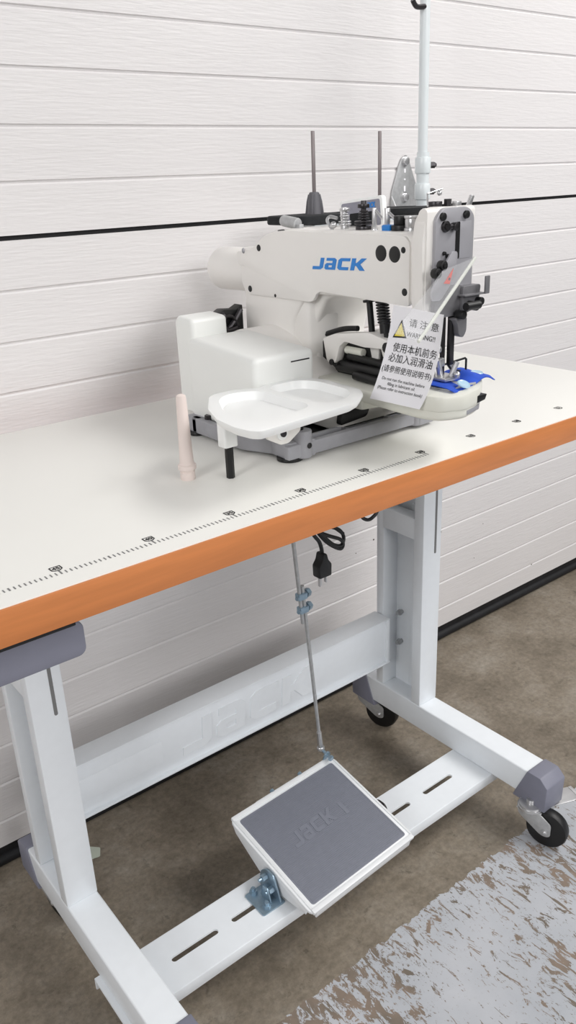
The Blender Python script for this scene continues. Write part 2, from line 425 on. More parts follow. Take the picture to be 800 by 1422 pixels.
# castors
def caster(cx, cy, wx, wy, brake=None, nm=''):
    """cx, cy swivel axis; wx, wy offset of the wheel; wheel axis roughly along x"""
    R = .0375; d = Vector((wx, wy, 0)); ax = Vector((-d.y, d.x, 0)).normalized()
    if ax.x < 0: ax = -ax
    fwd = d.normalized()
    c = Vector((cx, cy, 0)); wc = c+d+Vector((0, 0, R+.0005))
    F = frame(wc, fwd, (0, 0, 1))      # local x = fwd, y = up, z = side
    st = Mb(); st.cyl((cx, cy, .0735), (cx, cy, .0790), .021, w=.001); st.cyl((cx, cy, .070), (cx, cy, .0745), .0235, w=.001)
    st.cyl((cx, cy, .074), (cx, cy, .088), .008)
    so = st.build('castor', 'steel', tb)
    fk = Mb()
    L = d.length; top = .0715-R-.0005
    side = round_poly([(-L-.020, top), (-L+.024, top), (.010, .018), (.010, -.007), (0, -.011), (-.010, -.008), (-L-.016, top-.012)], .005)
    for s_ in (-1, 1):
        fk.prism(side, 'z', s_*.0150-.0012, s_*.0150+.0012, .0006, mtx=F)
    fk.prism(rrect(-L-.021, -L+.024, -.0162, .0162, .004), 'y', top-.002, top+.001, mtx=F @ Matrix.Identity(4)) if 0 else fk.box(-L-.021, -L+.024, top-.0015, top+.001, -.0160, .0160, .0008, mtx=F)
    fk.build('fork', 'galv', so)
    wh = Mb(); wh.lathe([(.007, -.012), (.030, -.012), (.0355, -.010), (R, -.006), (R, .006), (.0355, .010), (.030, .012), (.007, .012)], n=40, mtx=F)
    wh.build('wheel', 'black', so, 'black rubber wheel')
    ab = Mb(); ab.cyl((0, 0, -.018), (0, 0, .018), .0052, n=12, mtx=F); ab.sph((0, 0, .018), .0045, (1, 1, .6), 10, mtx=F); ab.sph((0, 0, -.018), .0045, (1, 1, .6), 10, mtx=F)
    ab.build('axle_bolt', 'steel', so)
    if brake:
        b = Mb(); bd = Vector((brake[0], brake[1], 0)).normalized()
        Bm = frame((cx, cy, .069), bd, Vector((0, 0, 1)).cross(bd))
        b.prism([(.010, -.014), (.082, -.018), (.100, -.015), (.100, .015), (.082, .018), (.010, .014)], 'z', -.001, .001, .0005, mtx=Bm)
        b.box(.094, .101, -.016, .016, -.006, .002, .001, mtx=Bm)
        b.prism([(.015, 0), (.06, 0), (.05, -.02), (.03, -.028)], 'y', -.004, .004, .001, mtx=Bm)
        b.build('brake_pedal', 'steel', so, 'steel brake pedal')
caster(.800, .028, .010, -.032, brake=(.90, -.30))
caster(.823, .480, .012, -.034)
caster(.055, .466, .006, -.034)
caster(.055, .018, .004, -.030, brake=(.2, -.9))

# ================================================================== FOOT PEDAL
pc = Vector((.4335, .182, .135)); tilt = math.atan2(.05, .205)
PMt = frame(pc, (1, .045, 0), (0, math.cos(tilt), math.sin(tilt)))
pd = thing('foot_pedal', 'tilted foot pedal with ribbed grey pad in white frame above the foot bar', 'foot pedal', (.43, .17, .085))
def clipped(hx, hy, c): return [(-hx+c, -hy), (hx-c, -hy), (hx, -hy+c), (hx, hy-c), (hx-c, hy), (-hx+c, hy), (-hx, hy-c), (-hx, -hy+c)]
pf = Mb()
pf.prism(round_poly([(-.119, -.104), (.119, -.104), (.119, .104), (-.119, .104)], .013), 'z', -.006, 0, .0018, mtx=PMt)
hx, hy = .119, .106
# raised rim
for a in ((-hx, hx, -hy, -hy+.010), (-hx, hx, hy-.010, hy), (-hx, -hx+.010, -hy+.008, hy-.008), (hx-.010, hx, -hy+.008, hy-.008)):
    pf.box(a[0]+.004, a[1]-.004, a[2]+(.001), a[3]-.001, -.004, .0022, .001, mtx=PMt)
# side skirts down to the pivots
for s_ in (-1, 1):
    pf.prism([(-.094, -.004), (.094, -.004), (.085, -.014), (.02, -.036), (-.02, -.040), (-.06, -.026), (-.092, -.014)], 'x', s_*.1175-.0014, s_*.1175+.0014, .0008, mtx=PMt)
pf.box(-.108, .108, -.1045, -.101, -.017, -.002, .001, mtx=PMt)
pf.box(-.06, .118, .1035, .1075, -.010, -.001, .001, mtx=PMt)
pf.build('pedal_frame', 'pedalwhite', pd, 'white pedal frame')
mt = Mb(); mt.prism(round_poly([(-.107, -.093), (.107, -.093), (.107, .093), (-.107, .093)], .005), 'z', -.002, .0012, .0005, mtx=PMt)
nr = 62
for i in range(nr):
    y = -.089+.178*i/(nr-1)
    mt.box(-.104, .104, y-.0008, y+.0008, .001, .0019, mtx=PMt)
mt.box(.1035, .1055, -.09, .09, .001, .0022, .0003, mtx=PMt)
mto = mt.build('pedal_pad', 'matgrey', pd, 'grey ribbed rubber pad', smooth=False)
lg = Mb(); lg.add(jack_bm(PMt @ Matrix.Translation((-.062, -.005, .0012)) @ Matrix.Rotation(math.radians(2), 4, 'Z'), .098, .027, .0011)); lg.box(.052, .060, -.004, .022, .001, .0023, .0004, mtx=PMt)
lg.build('raised_lettering', 'matgrey', mto, smooth=False)
br_ = Mb()
br_.prism(round_poly([(.274, .140), (.318, .140), (.318, .192), (.274, .192)], .004), 'z', .085, .0875, .0006)
br_.prism(round_poly([(.140, .086), (.198, .086), (.192, .118), (.176, .132), (.158, .130)], .006), 'x', .3085, .3115, .0006)
br_.prism(round_poly([(.135, .0865), (.300, .0865)][:0] + [(.150, .087), (.178, .087), (.172, .112), (.158, .112)], .004), 'x', .296, .2985, .0006)
bro = br_.build('pivot_bracket', 'zinc', pd, 'blue zinc pivot bracket')
for x, y, z, d in ((.288, .150, .0875, 'z'), (.288, .186, .0875, 'z'), (.306, .176, .118, 'x'), (.306, .160, .104, 'x')):
    bb = Mb()
    if d == 'z': bb.cyl((x, y, z), (x, y, z+.006), .0065, n=6); bb.cyl((x, y, z+.005), (x, y, z+.011), .0035, n=10)
    else: bb.cyl((x+.002, y, z), (x-.007, y, z), .006, n=6); bb.cyl((x-.006, y, z), (x-.013, y, z), .0032, n=10)
    bb.build('bolt', 'zinc', bro)
b2 = Mb(); b2.prism(round_poly([(.55, .150), (.580, .150), (.580, .190), (.55, .190)], .004), 'z', .085, .0875, .0006)
b2.prism(round_poly([(.140, .086), (.198, .086), (.192, .116), (.176, .128), (.158, .128)], .006), 'x', .5555, .5585, .0006)
b2.build('pivot_bracket', 'darksteel', pd, 'dark pivot bracket on the right side')
# lug carrying the rod joint
lu = Mb(); lu.prism(round_poly([(.108, .0955), (.120, .0955), (.126, .108), (.122, .124), (.112, .122)][:0] + [(.098, -.004), (.112, -.004), (.114, .012), (.106, .020), (.098, .014)], .004), 'y', .104, .107, .0005, mtx=PMt)
lu.cyl((.105, .100, .012), (.105, .120, .012), .003, n=10, mtx=PMt); lu.cyl((.105, .092, .012), (.105, .097, .012), .0055, n=6, mtx=PMt)
lu.build('rod_lug', 'zinc', pd)
for i_, xx in enumerate((-.02, .045)):
    s_ = Mb(); s_.cyl((xx, .106, -.004), (xx, .112, -.004), .004, n=10, mtx=PMt); s_.build('screw', 'zinc', pd)

# pull rod
A0 = PMt @ Vector((.105, .122, .013)); A1 = Vector((.433, .237, T-.0385)); dr_ = (A1-A0)
rd = thing('pull_rod', 'thin steel pull rod rising from foot pedal to under the tabletop', 'rod', tuple(A0))
pt = lambda t_: A0+dr_*t_
off = Vector((-.007, .0, -.001))
r_ = Mb(); r_.tube([pt(.02), pt(.62)], .0032, n=12, smooth=False); r_.build('lower_rod', 'galv', rd)
r_ = Mb(); r_.tube([pt(.50)+off, pt(1.0)+off], .0032, n=12, smooth=False); r_.build('upper_rod', 'galv', rd)
r_ = Mb()
for q in (.545, .59):
    c_ = pt(q)+off*.5
    r_.cyl(c_+Vector((-.013, -.004, 0)), c_+Vector((.020, .004, 0)), .0034, n=10); r_.cyl(c_+Vector((.010, .002, 0)), c_+Vector((.018, .004, 0)), .0072, n=6)
    r_.box(c_.x-.009, c_.x+.009, c_.y-.006, c_.y+.006, c_.z-.006, c_.z+.006, .002)
r_.build('clamp', 'zinc', rd, 'blue zinc clamp joining both rods')
r_ = Mb(); r_.sph(pt(0)+Vector((0, 0, .0)), .0075); r_.cyl(pt(.0), pt(.07), .0055, .0045, n=12); r_.build('ball_joint', 'steel', rd)

# ================================================================== POWER CORD
cd = thing('power_cord', 'black power cord coiled and hanging below tabletop with three pin plug', 'cord', (.545, .30, .50))
c_ = Mb()
c_.tube([(.528, .30, .7775), (.532, .30, .70), (.530, .30, .632), (.538, .298, .612), (.555, .296, .600), (.585, .297, .583), (.594, .30, .570), (.588, .302, .563), (.560, .30, .583), (.540, .30, .607), (.536, .304, .620), (.560, .306, .612), (.588, .305, .598), (.598, .303, .582), (.590, .30, .570), (.570, .298, .578), (.548, .297, .600), (.534, .299, .618), (.54, .303, .626), (.575, .305, .607), (.597, .303, .588)], .0032)
c_.tube([(.524, .296, .70), (.522, .296, .640), (.526, .297, .612), (.540, .299, .592), (.546, .30, .575), (.546, .30, .562)], .0034)
c_.box(.521, .545, .290, .308, .612, .630, .003)
c_.build('cable', 'black', cd)
c_ = Mb(); c_.prism(round_poly([(.533, .527), (.559, .527), (.560, .549), (.553, .558), (.550, .570), (.542, .570), (.539, .558), (.532, .549)], .003), 'y', .290, .310, .003)
pl = c_.build('plug', 'black', cd, 'black plug')
c_ = Mb()
c_.box(.5385, .5400, .297, .303, .509, .529); c_.box(.5520, .5535, .297, .303, .513, .529); c_.cyl((.546, .305, .529), (.546, .305, .508), .0024, n=10)
c_.build('prong', 'steel', pl)
lc = Mb(); lc.tube([(.625, .30, .7775), (.628, .30, .66), (.634, .30, .616), (.648, .30, .600), (.664, .30, .600), (.677, .30, .616), (.682, .30, .68), (.682, .30, .7775)], .0032)
tag(lc.build('cable_loop', 'black'), 'short loop of black cable hanging under tabletop left of right column', 'cable')

# paper scrap on floor
s_ = Mb(); s_.prism(round_poly([(.143, .514), (.166, .508), (.176, .528), (.160, .545), (.146, .538)], .003), 'z', .0005, .0011)
tag(s_.build('paper_scrap', 'tape'), 'small pale scrap of paper on floor behind left table foot', 'paper scrap')

# wall hinge
hg = thing('door_hinge', 'tapered galvanised plate with two bolts fixed to the white door panel', 'hinge', (1.043, YW, 1.07))
h = Mb()
h.prism(round_poly([(1.006, 1.066), (1.085, 1.066), (1.083, 1.118), (1.060, 1.166), (1.051, 1.181), (1.036, 1.181), (1.027, 1.166), (1.008, 1.118)], .004), 'y', YW-.0045, YW, .0008)
h.prism([(YW-.0045, 1.066), (YW-.03, 1.066), (YW-.03, 1.069), (YW-.0045, 1.110)], 'x', 1.0055, 1.009, .0005)
h.prism([(YW-.0045, 1.066), (YW-.03, 1.066), (YW-.03, 1.069), (YW-.0045, 1.110)], 'x', 1.082, 1.0855, .0005)
ho = h.build('plate', 'galv', hg)
h = Mb()
for z0, z1 in ((1.152, 1.160), (1.138, 1.1415), (1.117, 1.128)):
    h.prism(rrect(1.0415, 1.0455, z0, z1, .0018), 'y', YW-.0052, YW-.004)
h.build('slot', 'paper', ho, 'bright slots')
for z in (1.174, 1.106):
    h = Mb(); h.cyl((1.0435, YW-.004, z), (1.0435, YW-.011, z), .0085, n=6, w=.001); h.cyl((1.0435, YW-.0035, z), (1.0435, YW-.0055, z), .0105, n=20)
    h.build('bolt', 'steel', hg)

# ================================================================== THREAD STAND
PXs, PYs = .955, .470
ts = thing('thread_stand', 'two-spool thread stand with tall pale blue pole behind the sewing machine', 'thread stand', (PXs, PYs, T))
p_ = Mb(); p_.cyl((PXs, PYs, T), (PXs, PYs, 1.185), .0115, n=28); p_.cyl((PXs-.001, PYs, 1.15), (PXs-.004, PYs, 1.66), .0088, n=28); p_.cyl((PXs, PYs, T), (PXs, PYs, T+.010), .024, w=.002)
p_.build('pole', 'paleblue', ts)
for z in (1.163, 1.118):
    c_ = Mb(); c_.cyl((PXs, PYs, z-.014), (PXs, PYs, z+.014), .0145, n=28, w=.002); co = c_.build('collar', 'paleblue', ts)
    c_ = Mb(); c_.cyl((PXs+.012, PYs-.003, z), (PXs+.024, PYs-.006, z), .0058, n=6); c_.cyl((PXs+.022, PYs-.006, z), (PXs+.027, PYs-.0065, z), .0035, n=10); c_.build('screw', 'darksteel', co)
a_ = Mb()
a_.box(.668, PXs, PYs-.012, PYs+.012, 1.073, 1.076, .001)
a_.prism([(.655, PYs-.045), (.730, PYs-.045), (.775, PYs-.012), (.775, PYs+.012), (.73, PYs+.03), (.655, PYs+.03)], 'z', 1.074, 1.078, .001)
a_.prism([(.81, PYs-.012), (.85, PYs-.05), (.93, PYs-.045), (.93, PYs+.03), (.83, PYs+.03)], 'z', 1.074, 1.078, .001)
a_.build('spool_arm', 'paleblue', ts, 'pale blue crossarm under the spool rests')
a_ = Mb(); a_.tube([(PXs, PYs, 1.655), (PXs-.05, PYs-.005, 1.655), (PXs-.27, PYs-.005, 1.655)], .004, smooth=False); a_.build('guide_arm', 'steel', ts)
a_ = Mb(); a_.tube([(PXs-.008, PYs-.004, 1.413), (PXs-.030, PYs-.006, 1.411), (PXs-.040, PYs-.006, 1.420)], .0042, smooth=True); a_.build('thread_hook', 'darksteel', ts)
for i, px_ in enumerate((.693, .868)):
    d_ = Mb()
    if i == 0:
        d_.prism(rrect(.620, .742, PYs-.05, PYs+.05, .02), 'z', 1.079, 1.093, .003)
    else:
        d_.lathe([(.050, 1.079), (.066, 1.088), (.067, 1.094), (.050, 1.094), (.02, 1.092)], (.888, PYs, 0), 40)
    d_.build('spool_rest', 'foam', ts, 'black foam spool rest')
for i, px_ in enumerate((.693, .845)):
    d_ = Mb()
    top_ = 1.220
    d_.cyl((px_, PYs, 1.085), (px_, PYs, top_), .0032, n=12, w=.0006); sp = d_.build('spool_pin', 'pin', ts, 'thin metal spool pin')
    d_ = Mb()
    if i == 0:
        d_.lathe([(.0125, 1.090), (.0105, 1.112), (.0085, 1.126), (.007, 1.1275)], (px_, PYs, 0), 24)
        for k in range(4):
            a = k*PI/2+.6; dx, dy = math.cos(a), math.sin(a)
            d_.prism([(.006, 1.090), (.0165, 1.090), (.0135, 1.112), (.0105, 1.124), (.006, 1.124)], 'y', -.0016, .0016, .0004,
                     mtx=Matrix.Translation((px_, PYs, 0)) @ Matrix.Rotation(a, 4, 'Z'))
        d_.build('spool_centre', 'spoolgrey', sp, 'grey ribbed spool centre')

# ================================================================== SEWING MACHINE
sm = thing('sewing_machine', 'white button sewing machine with blue lettering standing on the table', 'sewing machine', (.50, .24, T))
XS = .4975; XR = .580
# main casting: arm + neck, profile in (y,z)
prof = [(.050, 1.000), (.050, 1.078), (.075, 1.084), (.300, 1.0845), (.330, 1.082), (.352, 1.073), (.368, 1.058), (.418, 1.056), (.420, 1.004), (.412, .990),
        (.414, .925), (.418, .862), (.292, .862), (.272, .888), (.285, .905), (.296, .936), (.292, .960), (.266, .992), (.240, .999)]
a_ = Mb(); a_.prism(prof, 'x', XS, XR, .006, 3, ang=20)
# wide inner neck with its gusset under the arm
a_.prism([(.200, 1.004), (.236, .990), (.254, .962), (.262, .935), (.252, .905), (.240, .880), (.410, .880), (.410, 1.004)], 'x', XS+.012, .612, .012, 4, ang=12)
a_.prism([(XS+.004, .262), (XS+.004, .300), (XS+.05, .300), (XS+.05, .250), (XS+.028, .250)], 'z', .90, 1.002, .004)
# flared shoulder running into the bed
a_.prism(round_poly([(.215, .868), (.415, .868), (.415, .925), (.345, .950), (.300, .940), (.262, .912), (.222, .893)], .014), 'x', XS-.058, XR+.02, .012, 4)
arm = a_.build('arm', 'machine', sm, 'white cast arm and neck')
# side cover
cv = [(.062, .998), (.228, .9935+.0105), (.236, 1.001), (.243, .991), (.250, .9885), (.398, .9885), (.404, .996), (.400, 1.030), (.418, 1.0305), (.421, 1.05), (.385, 1.055), (.372, 1.060), (.352, 1.074), (.330, 1.080), (.300, 1.0825), (.070, 1.080), (.062, 1.072)]
c_ = Mb(); c_.prism(round_poly(cv, .004, 3), 'x', XS-.0032, XS+.003, .0014, 2, ang=20)
cvo = c_.build('side_cover', 'machine', sm, 'white side cover with blue lettering')
def dot_x(y, z, r, x, nm='screw', m='black', par=cvo, ry=None, dome=.3):
    d_ = Mb(); d_.sph((x, y, z), r, (dome, 1, (ry or r)/r), 16); return d_.build(nm, m, par)
XC = XS-.0032
for (y, z, r) in ((.364, 1.057, .0048), (.391, .997, .0048), (.072, 1.064, .0038), (.069, 1.015, .0046)): dot_x(y, z, r, XC)
for (y, z, r) in ((.110, 1.059, .0098), (.0865, 1.0585, .0098)): dot_x(y, z, r, XC, 'plug', dome=.12)
dot_x(.329, .9915, .0025, XC)
lg = Mb(); lg.add(jack_bm(frame((XC-.0002, .2420, 1.0335), (0, -1, .03), (0, .0, 1)), .1045, .0150, .0006, .18)); lg.build('lettering', 'blue', cvo, 'blue lettering', smooth=False)
# seam line shadow gap along head
# motor
m_ = Mb(); m_.cyl((.532, .40, 1.020), (.532, .518, 1.018), .0335, n=40, w=.008)
m_.build('motor', 'machine', sm, 'white motor cylinder')
m_ = Mb(); m_.sph((XS-.004, .402, 1.052), .004, (.6, .5, 1)); m_.build('screw', 'castgrey', sm)
# head
h_ = Mb()
h_.prism(round_poly([(.492, .988), (.579, .988), (.579, 1.094), (.567, 1.110), (.512, 1.112), (.494, 1.102), (.488, 1.07)], [.003, .003, .012, .010, .012, .012, .01], 5), 'y', .036, .054, .003, 2)
hb = round_poly([(.034, .988), (.034, 1.108), (.040, 1.112), (.047, 1.108), (.053, 1.090), (.056, 1.072), (.056, 1.000), (.052, .992), (.048, .986)], .003)
h_.prism(hb, 'x', .4935, .578, .006, 3, ang=20)
ho = h_.build('head', 'machine', sm, 'white rounded head')
f_ = Mb()
fo_ = round_poly([(.503, .986), (.572, .986), (.572, 1.100), (.560, 1.1105), (.516, 1.1105), (.504, 1.100)], [.002, .012, .006, .012, .012, .006])
f_.prism(fo_, 'y', .0295, .036, .0012)
fp = f_.build('face_plate', 'greymetal', sm, 'grey metal face plate')
d_ = Mb(); d_.prism(rrect(.5385, .5455, 1.052, 1.094, .0015), 'y', .0288, .0300); d_.build('slot', 'black', fp, 'black vertical slot')
d_ = Mb(); d_.prism([(.5455, 1.052), (.566, 1.052), (.566, 1.094), (.5455, 1.094)], 'y', .0290, .0300, .0002); d_.build('raised_panel', 'greymetal', fp)
def dot_y(x, z, r, y, nm='screw', m='black', par=fp, dome=.4):
    d_ = Mb(); d_.cyl((x, y+.002, z), (x, y-.0035, z), r, n=18, w=.0008); d_.cyl((x, y-.0034, z), (x, y-.0037, z), r*.45, n=6); return d_.build(nm, m, par)
for x, z, r in ((.514, 1.101, .0046), (.555, 1.1015, .0046), (.518, 1.060, .0022), (.524, 1.0565, .0025)): dot_y(x, z, r, .0295)
d_ = Mb(); d_.cyl((.519, .031, 1.090), (.519, .026, 1.090), .0065, n=20, w=.001); d_.cyl((.519, .027, 1.090), (.519, .0235, 1.090), .004, n=14)
d_.box(.521, .540, .0235, .0285, 1.0868, 1.0922, .002); d_.cyl((.532, .029, 1.0895), (.532, .0215, 1.0895), .0048, n=18, w=.001)
d_.build('thread_lever', 'darksteel', fp, 'dark take-up lever stud')
# lower mechanism under guard
g_ = Mb()
g_.prism(round_poly([(.500, .986), (.545, .986), (.545, 1.022), (.500, 1.026)], .002), 'y', .024, .032, .001)
g_.box(.540, .578, .012, .031, 1.0085, 1.0105, .0005); g_.box(.5745, .5830, .010, .0125, 1.0085, 1.0300, .001)
g_.prism(round_poly([(.545, .986), (.575, .992), (.578, 1.02), (.545, 1.02)], .004), 'y', .020, .031, .001)
g_.prism(round_poly([(.530, .984), (.552, .984), (.552, .966), (.546, .958), (.538, .962), (.536, .974)], .004), 'y', .018, .030, .001)
g_.build('presser_holder', 'midgrey', sm, 'grey presser bar holder')
for x, z, r, ln in ((.572, 1.000, .0050, .010), (.556, .9965, .0056, .016), (.536, .988, .0054, .013)):
    d_ = Mb(); d_.cyl((x, .022, z), (x, .022-ln, z), r, n=16, w=.001); d_.build('knob', 'black', sm)
d_ = Mb(); d_.cyl((.532, .004, .9985), (.556, .004, .9985), .005, n=14); d_.build('spring', 'black', sm)
# red triangle sticker on a grey strip, two thumb screws
PL = Mb(); PL.prism(round_poly([(.490, 1.008), (.505, 1.008), (.532, 1.035), (.532, 1.062), (.522, 1.062), (.488, 1.020)], .004), 'y', .0195, .0225, .0005)
plo = PL.build('guard_bracket', 'greymetal', sm, 'grey guard bracket with red warning triangle')
d_ = Mb(); d_.prism([(.5085, 1.027), (.5185, 1.0255), (.5245, 1.043)], 'y', .0187, .0196); st_ = d_.build('warning_triangle', 'red', plo, 'red warning triangle')
d_ = Mb(); d_.sph((.5175, .0186, 1.0315), .0017, (1, .2, 1)); d_.build('warning_mark', 'ink', plo)
for x, z in ((.503, 1.048), (.493, 1.040)):
    d_ = Mb(); d_.cyl((x, .022, z), (x, .0135, z), .0060, n=14, w=.0012); d_.cyl((x, .0135, z), (x, .012, z), .003, n=8); d_.build('thumb_screw', 'black', plo)
# acrylic eye guard
def quad_slab(P, th):
    P = [Vector(p) for p in P]; n_ = (P[1]-P[0]).cross(P[3]-P[0]).normalized()*th; bm = bmesh.new()
    A = [bm.verts.new(p) for p in P]; B = [bm.verts.new(p+n_) for p in P]
    bm.faces.new(A); bm.faces.new(B[::-1])
    for i in range(4): bm.faces.new((A[i], B[i], B[(i+1) % 4], A[(i+1) % 4]))
    bmesh.ops.recalc_face_normals(bm, faces=bm.faces); return bm
TR, TL, BL, BR = (.547, .006, 1.0535), (.492, .0075, 1.0435), (.375, -.030, .9925), (.414, -.030, .9780)
g_ = Mb(); g_.add(quad_slab([TR, TL, BL, BR], .0022)); go = g_.build('eye_guard', 'clear', sm, 'clear acrylic eye guard')
g_ = Mb(); g_.tube([TR, BR], .0021, n=6, smooth=False); g_.build('guard_edge', 'clearedge', go, 'bright edge of the clear guard')
# needle bar and presser
n_ = Mb(); n_.box(.532, .5395, .026, .032, .925, .990, .0008); n_.cyl((.529, .036, .910), (.529, .036, .99), .0032, n=12); n_.cyl((.529, .036, .895), (.529, .036, .912), .0008, n=8)
n_.build('needle_bar', 'darksteel', sm, 'dark needle bar')
n_ = Mb()
n_.box(.512, .540, .015, .045, .9085, .913, .001)
n_.cyl((.520, .03, .912), (.512, .028, .935), .004, n=12); n_.cyl((.528, .02, .912), (.536, .018, .93), .0035, n=12); n_.cyl((.516, .04, .91), (.52, .042, .948), .0035, n=12)
n_.cyl((.545, .03, .913), (.538, .032, .925), .003, n=10); n_.sph((.518, .035, .946), .006); n_.box(.510, .524, .026, .034, .925, .936, .002); n_.sph((.53, .012, .916), .004)
n_.build('work_clamp', 'steel', sm, 'bright steel work clamp')
n_ = Mb(); n_.tube([(.497, .03, .923), (.517, .03, .926), (.566, .03, .9285), (.568, .03, .927), (.568, .03, .912), (.560, .03, .912), (.541, .03, .918), (.536, .03, .922), (.531, .03, .927)], .0014, smooth=False, n=8)
n_.build('finger_guard', 'black', sm, 'black wire finger guard')
# bed
b_ = Mb()
bed = [(.484, .268), (.476, .170), (.465, .060), (.463, .010), (.470, -.014), (.500, -.027), (.535, -.018), (.575, .010), (.580, .030), (.566, .10), (.566, .268)]
b_.prism(round_poly(bed, .010), 'z', .872, .8895, .005, 3)
b_.prism(round_poly([(.470, .27), (.470, .12), (.575, .10), (.575, .27)], .006), 'z', .862, .880, .004)
bdo = b_.build('bed', 'cream', sm, 'cream coloured bed arm')
b_ = Mb(); b_.prism(round_poly([(.4655, .040), (.4615, .012), (.469, -.0155), (.500, -.029), (.536, -.020), (.578, .010), (.581, .040)], .008), 'z', .8835, .9030, .003)
b_.build('bed_end', 'cream', sm, 'raised cream end block of the bed')
b_ = Mb(); b_.prism([(.5215, .884), (.545, .8875), (.548, .894), (.5215, .8945)], 'y', -.0215, .0, .0005)
b_.build('opening', 'black', sm, 'dark opening in the bed end')
b_ = Mb(); b_.prism(round_poly([(.505, -.026), (.538, -.018), (.578, .012), (.575, .02), (.535, -.005)], .003), 'z', .876, .8815, .001); b_.build('latch', 'castgrey', sm)
b_ = Mb(); b_.prism(round_poly([(.495, .030), (.505, .062), (.590, .062), (.590, .028), (.545, -.006), (.497, -.006)], .003), 'z', .9030, .9055, .0008); b_.build('feed_plate', 'galv', sm, 'steel feed plate under the blue cloth')
# under body
u_ = Mb(); u_.prism(round_poly([(.455, .150), (.600, .150), (.600, .40), (.455, .40)], .008), 'z', .829, .866, .004)
u_.build('lower_body', 'machine', sm, 'white lower body')
u_ = Mb(); u_.prism(round_poly([(.452, .8400), (.500, .8440), (.506, .854), (.498, .8605), (.455, .8570)], .004), 'y', .142, .152, .002); u_.build('grip_pad', 'black', sm, 'black pad below the tray')
# mechanisms in the throat
k_ = Mb()
br2 = [(.231, .940), (.206, .949), (.138, .958), (.105, .951), (.105, .939), (.149, .937), (.186, .940), (.197, .932), (.204, .911), (.213, .904), (.224, .909)]
k_.prism(round_poly(br2, .003), 'x', .500, .514, .0015)
k_.prism([(.149, .958), (.105, .951), (.105, .925), (.124, .925), (.128, .935), (.149, .940)], 'x', .512, .545, .0015)
k_.prism(round_poly([(.155, .942), (.135, .942), (.137, .914), (.147, .914)], .002), 'x', .516, .521, .0008)
k_.build('lifting_arm', 'machine', sm, 'white lifting arm in the throat')
for y, z, r in ((.212, .909, .0042), (.201, .908, .0018), (.104, .942, .007)):
    k_ = Mb(); k_.cyl((.503, y, z), (.498, y, z), r, n=16); k_.build('screw', 'black', sm)
k_ = Mb(); k_.tube([(.525, .185, .954), (.525, .215, .950), (.525, .250, .940), (.525, .262, .930), (.525, .258, .905), (.525, .256, .885)], .0028); k_.box(.519, .529, .245, .262, .889, .932, .002)
k_.tube([(.5255, .186, .955), (.5255, .216, .951), (.5255, .250, .941)], .0036)
k_.build('lifting_lever', 'black', sm, 'black lifting lever')
k_ = Mb(); k_.box(.520, .562, .10, .250, .888, .934, .003); k_.cyl((.512, .21, .903), (.512, .09, .903), .0085, n=20); k_.cyl((.513, .19, .918), (.513, .09, .914), .0055, n=16); k_.cyl((.500, .165, .897), (.500, .10, .894), .006, n=14)
k_.build('drive_shaft', 'black', sm, 'black shafts along the bed')
k_ = Mb(); k_.cyl((.514, .196, .926), (.514, .163, .926), .0052, n=16); k_.build('pin', 'cream', sm, 'ivory pin')
k_ = Mb(); k_.cyl((.51, .147, .996), (.51, .142, .9555), .0042, n=14); k_.cyl((.51, .1475, .9985), (.51, .147, .995), .0085, n=18, w=.001); k_.build('headed_rod', 'black', sm, 'black headed rod')
k_ = Mb(); k_.cyl((.51, .124, 1.000), (.51, .1145, .948), .0032, n=12); k_.cyl((.51, .119, .974), (.51, .117, .958), .0072, n=14)
for i in range(8):
    z = .998-.0036*i; y = .1235-.0006*i
    k_.cyl((.51, y, z), (.51, y, z-.0020), .0088, n=16, w=.0006)
k_.build('spring', 'black', sm, 'black coil spring on a rod')
# base frame
bs = Mb()
z0, z1 = T+.004, T+.026
def strip(pts, w=.0025, a=z0, b=z1): bs.prism(round_poly(pts, .006), 'z', a, b, w)
strip([(.348, .128), (.392, .120), (.392, .155), (.372, .170), (.352, .170)])
strip([(.352, .16), (.368, .165), (.368, .205), (.345, .215), (.345, .33), (.333, .33), (.333, .205)])
strip([(.333, .31), (.60, .32), (.60, .345), (.333, .345)])
bs.prism(round_poly([(.345, .120), (.60, .120), (.60, .131), (.345, .131)], .003), 'z', T+.006, T+.024, .002)
bs.box(.375, .60, .150, .156, T+.006, T+.021, .001)
for x in (.46, .54): bs.box(x, x+.006, .130, .152, T+.006, T+.020, .001)
strip([(.575, .115), (.612, .118), (.618, .150), (.590, .160), (.575, .155)])
bs.cyl((.374, .127, T+.004), (.374, .127, T+.040), .0115, n=24, w=.002); bs.cyl((.578, .126, T+.004), (.578, .126, T+.038), .0095, n=24, w=.002)
bs.box(.600, .642, .132, .150, T+.006, T+.018, .003)
bso = bs.build('base_frame', 'castgrey', sm, 'grey cast base frame')
for x, y in ((.374, .115), (.578, .116)):
    d_ = Mb(); d_.sph((x+.001, y, T+.021), .0038, (1, .35, 1)); d_.build('hole', 'black', bso)
d_ = Mb(); d_.cyl((.371, .130, T+.038), (.371, .130, T+.062), .0052, n=14); d_.build('post', 'black', bso)
d_ = Mb(); d_.box(.36, .60, .135, .32, T+.003, T+.010, .001); d_.build('oil_pan', 'black', bso, 'black pan inside the base frame')
for x, y, r in ((.362, .140, .017), (.340, .325, .012), (.636, .142, .010)):
    d_ = Mb(); d_.cyl((x, y, T+.0002), (x, y, T+.0055), r, n=24, w=.001); d_.build('rubber_foot', 'black', bso)
for x, y in ((.345, .300), (.372, .150)):
    d_ = Mb(); d_.cyl((x, y, T+.025), (x, y, T+.032), .0055, n=6); d_.build('bolt', 'darksteel', bso)
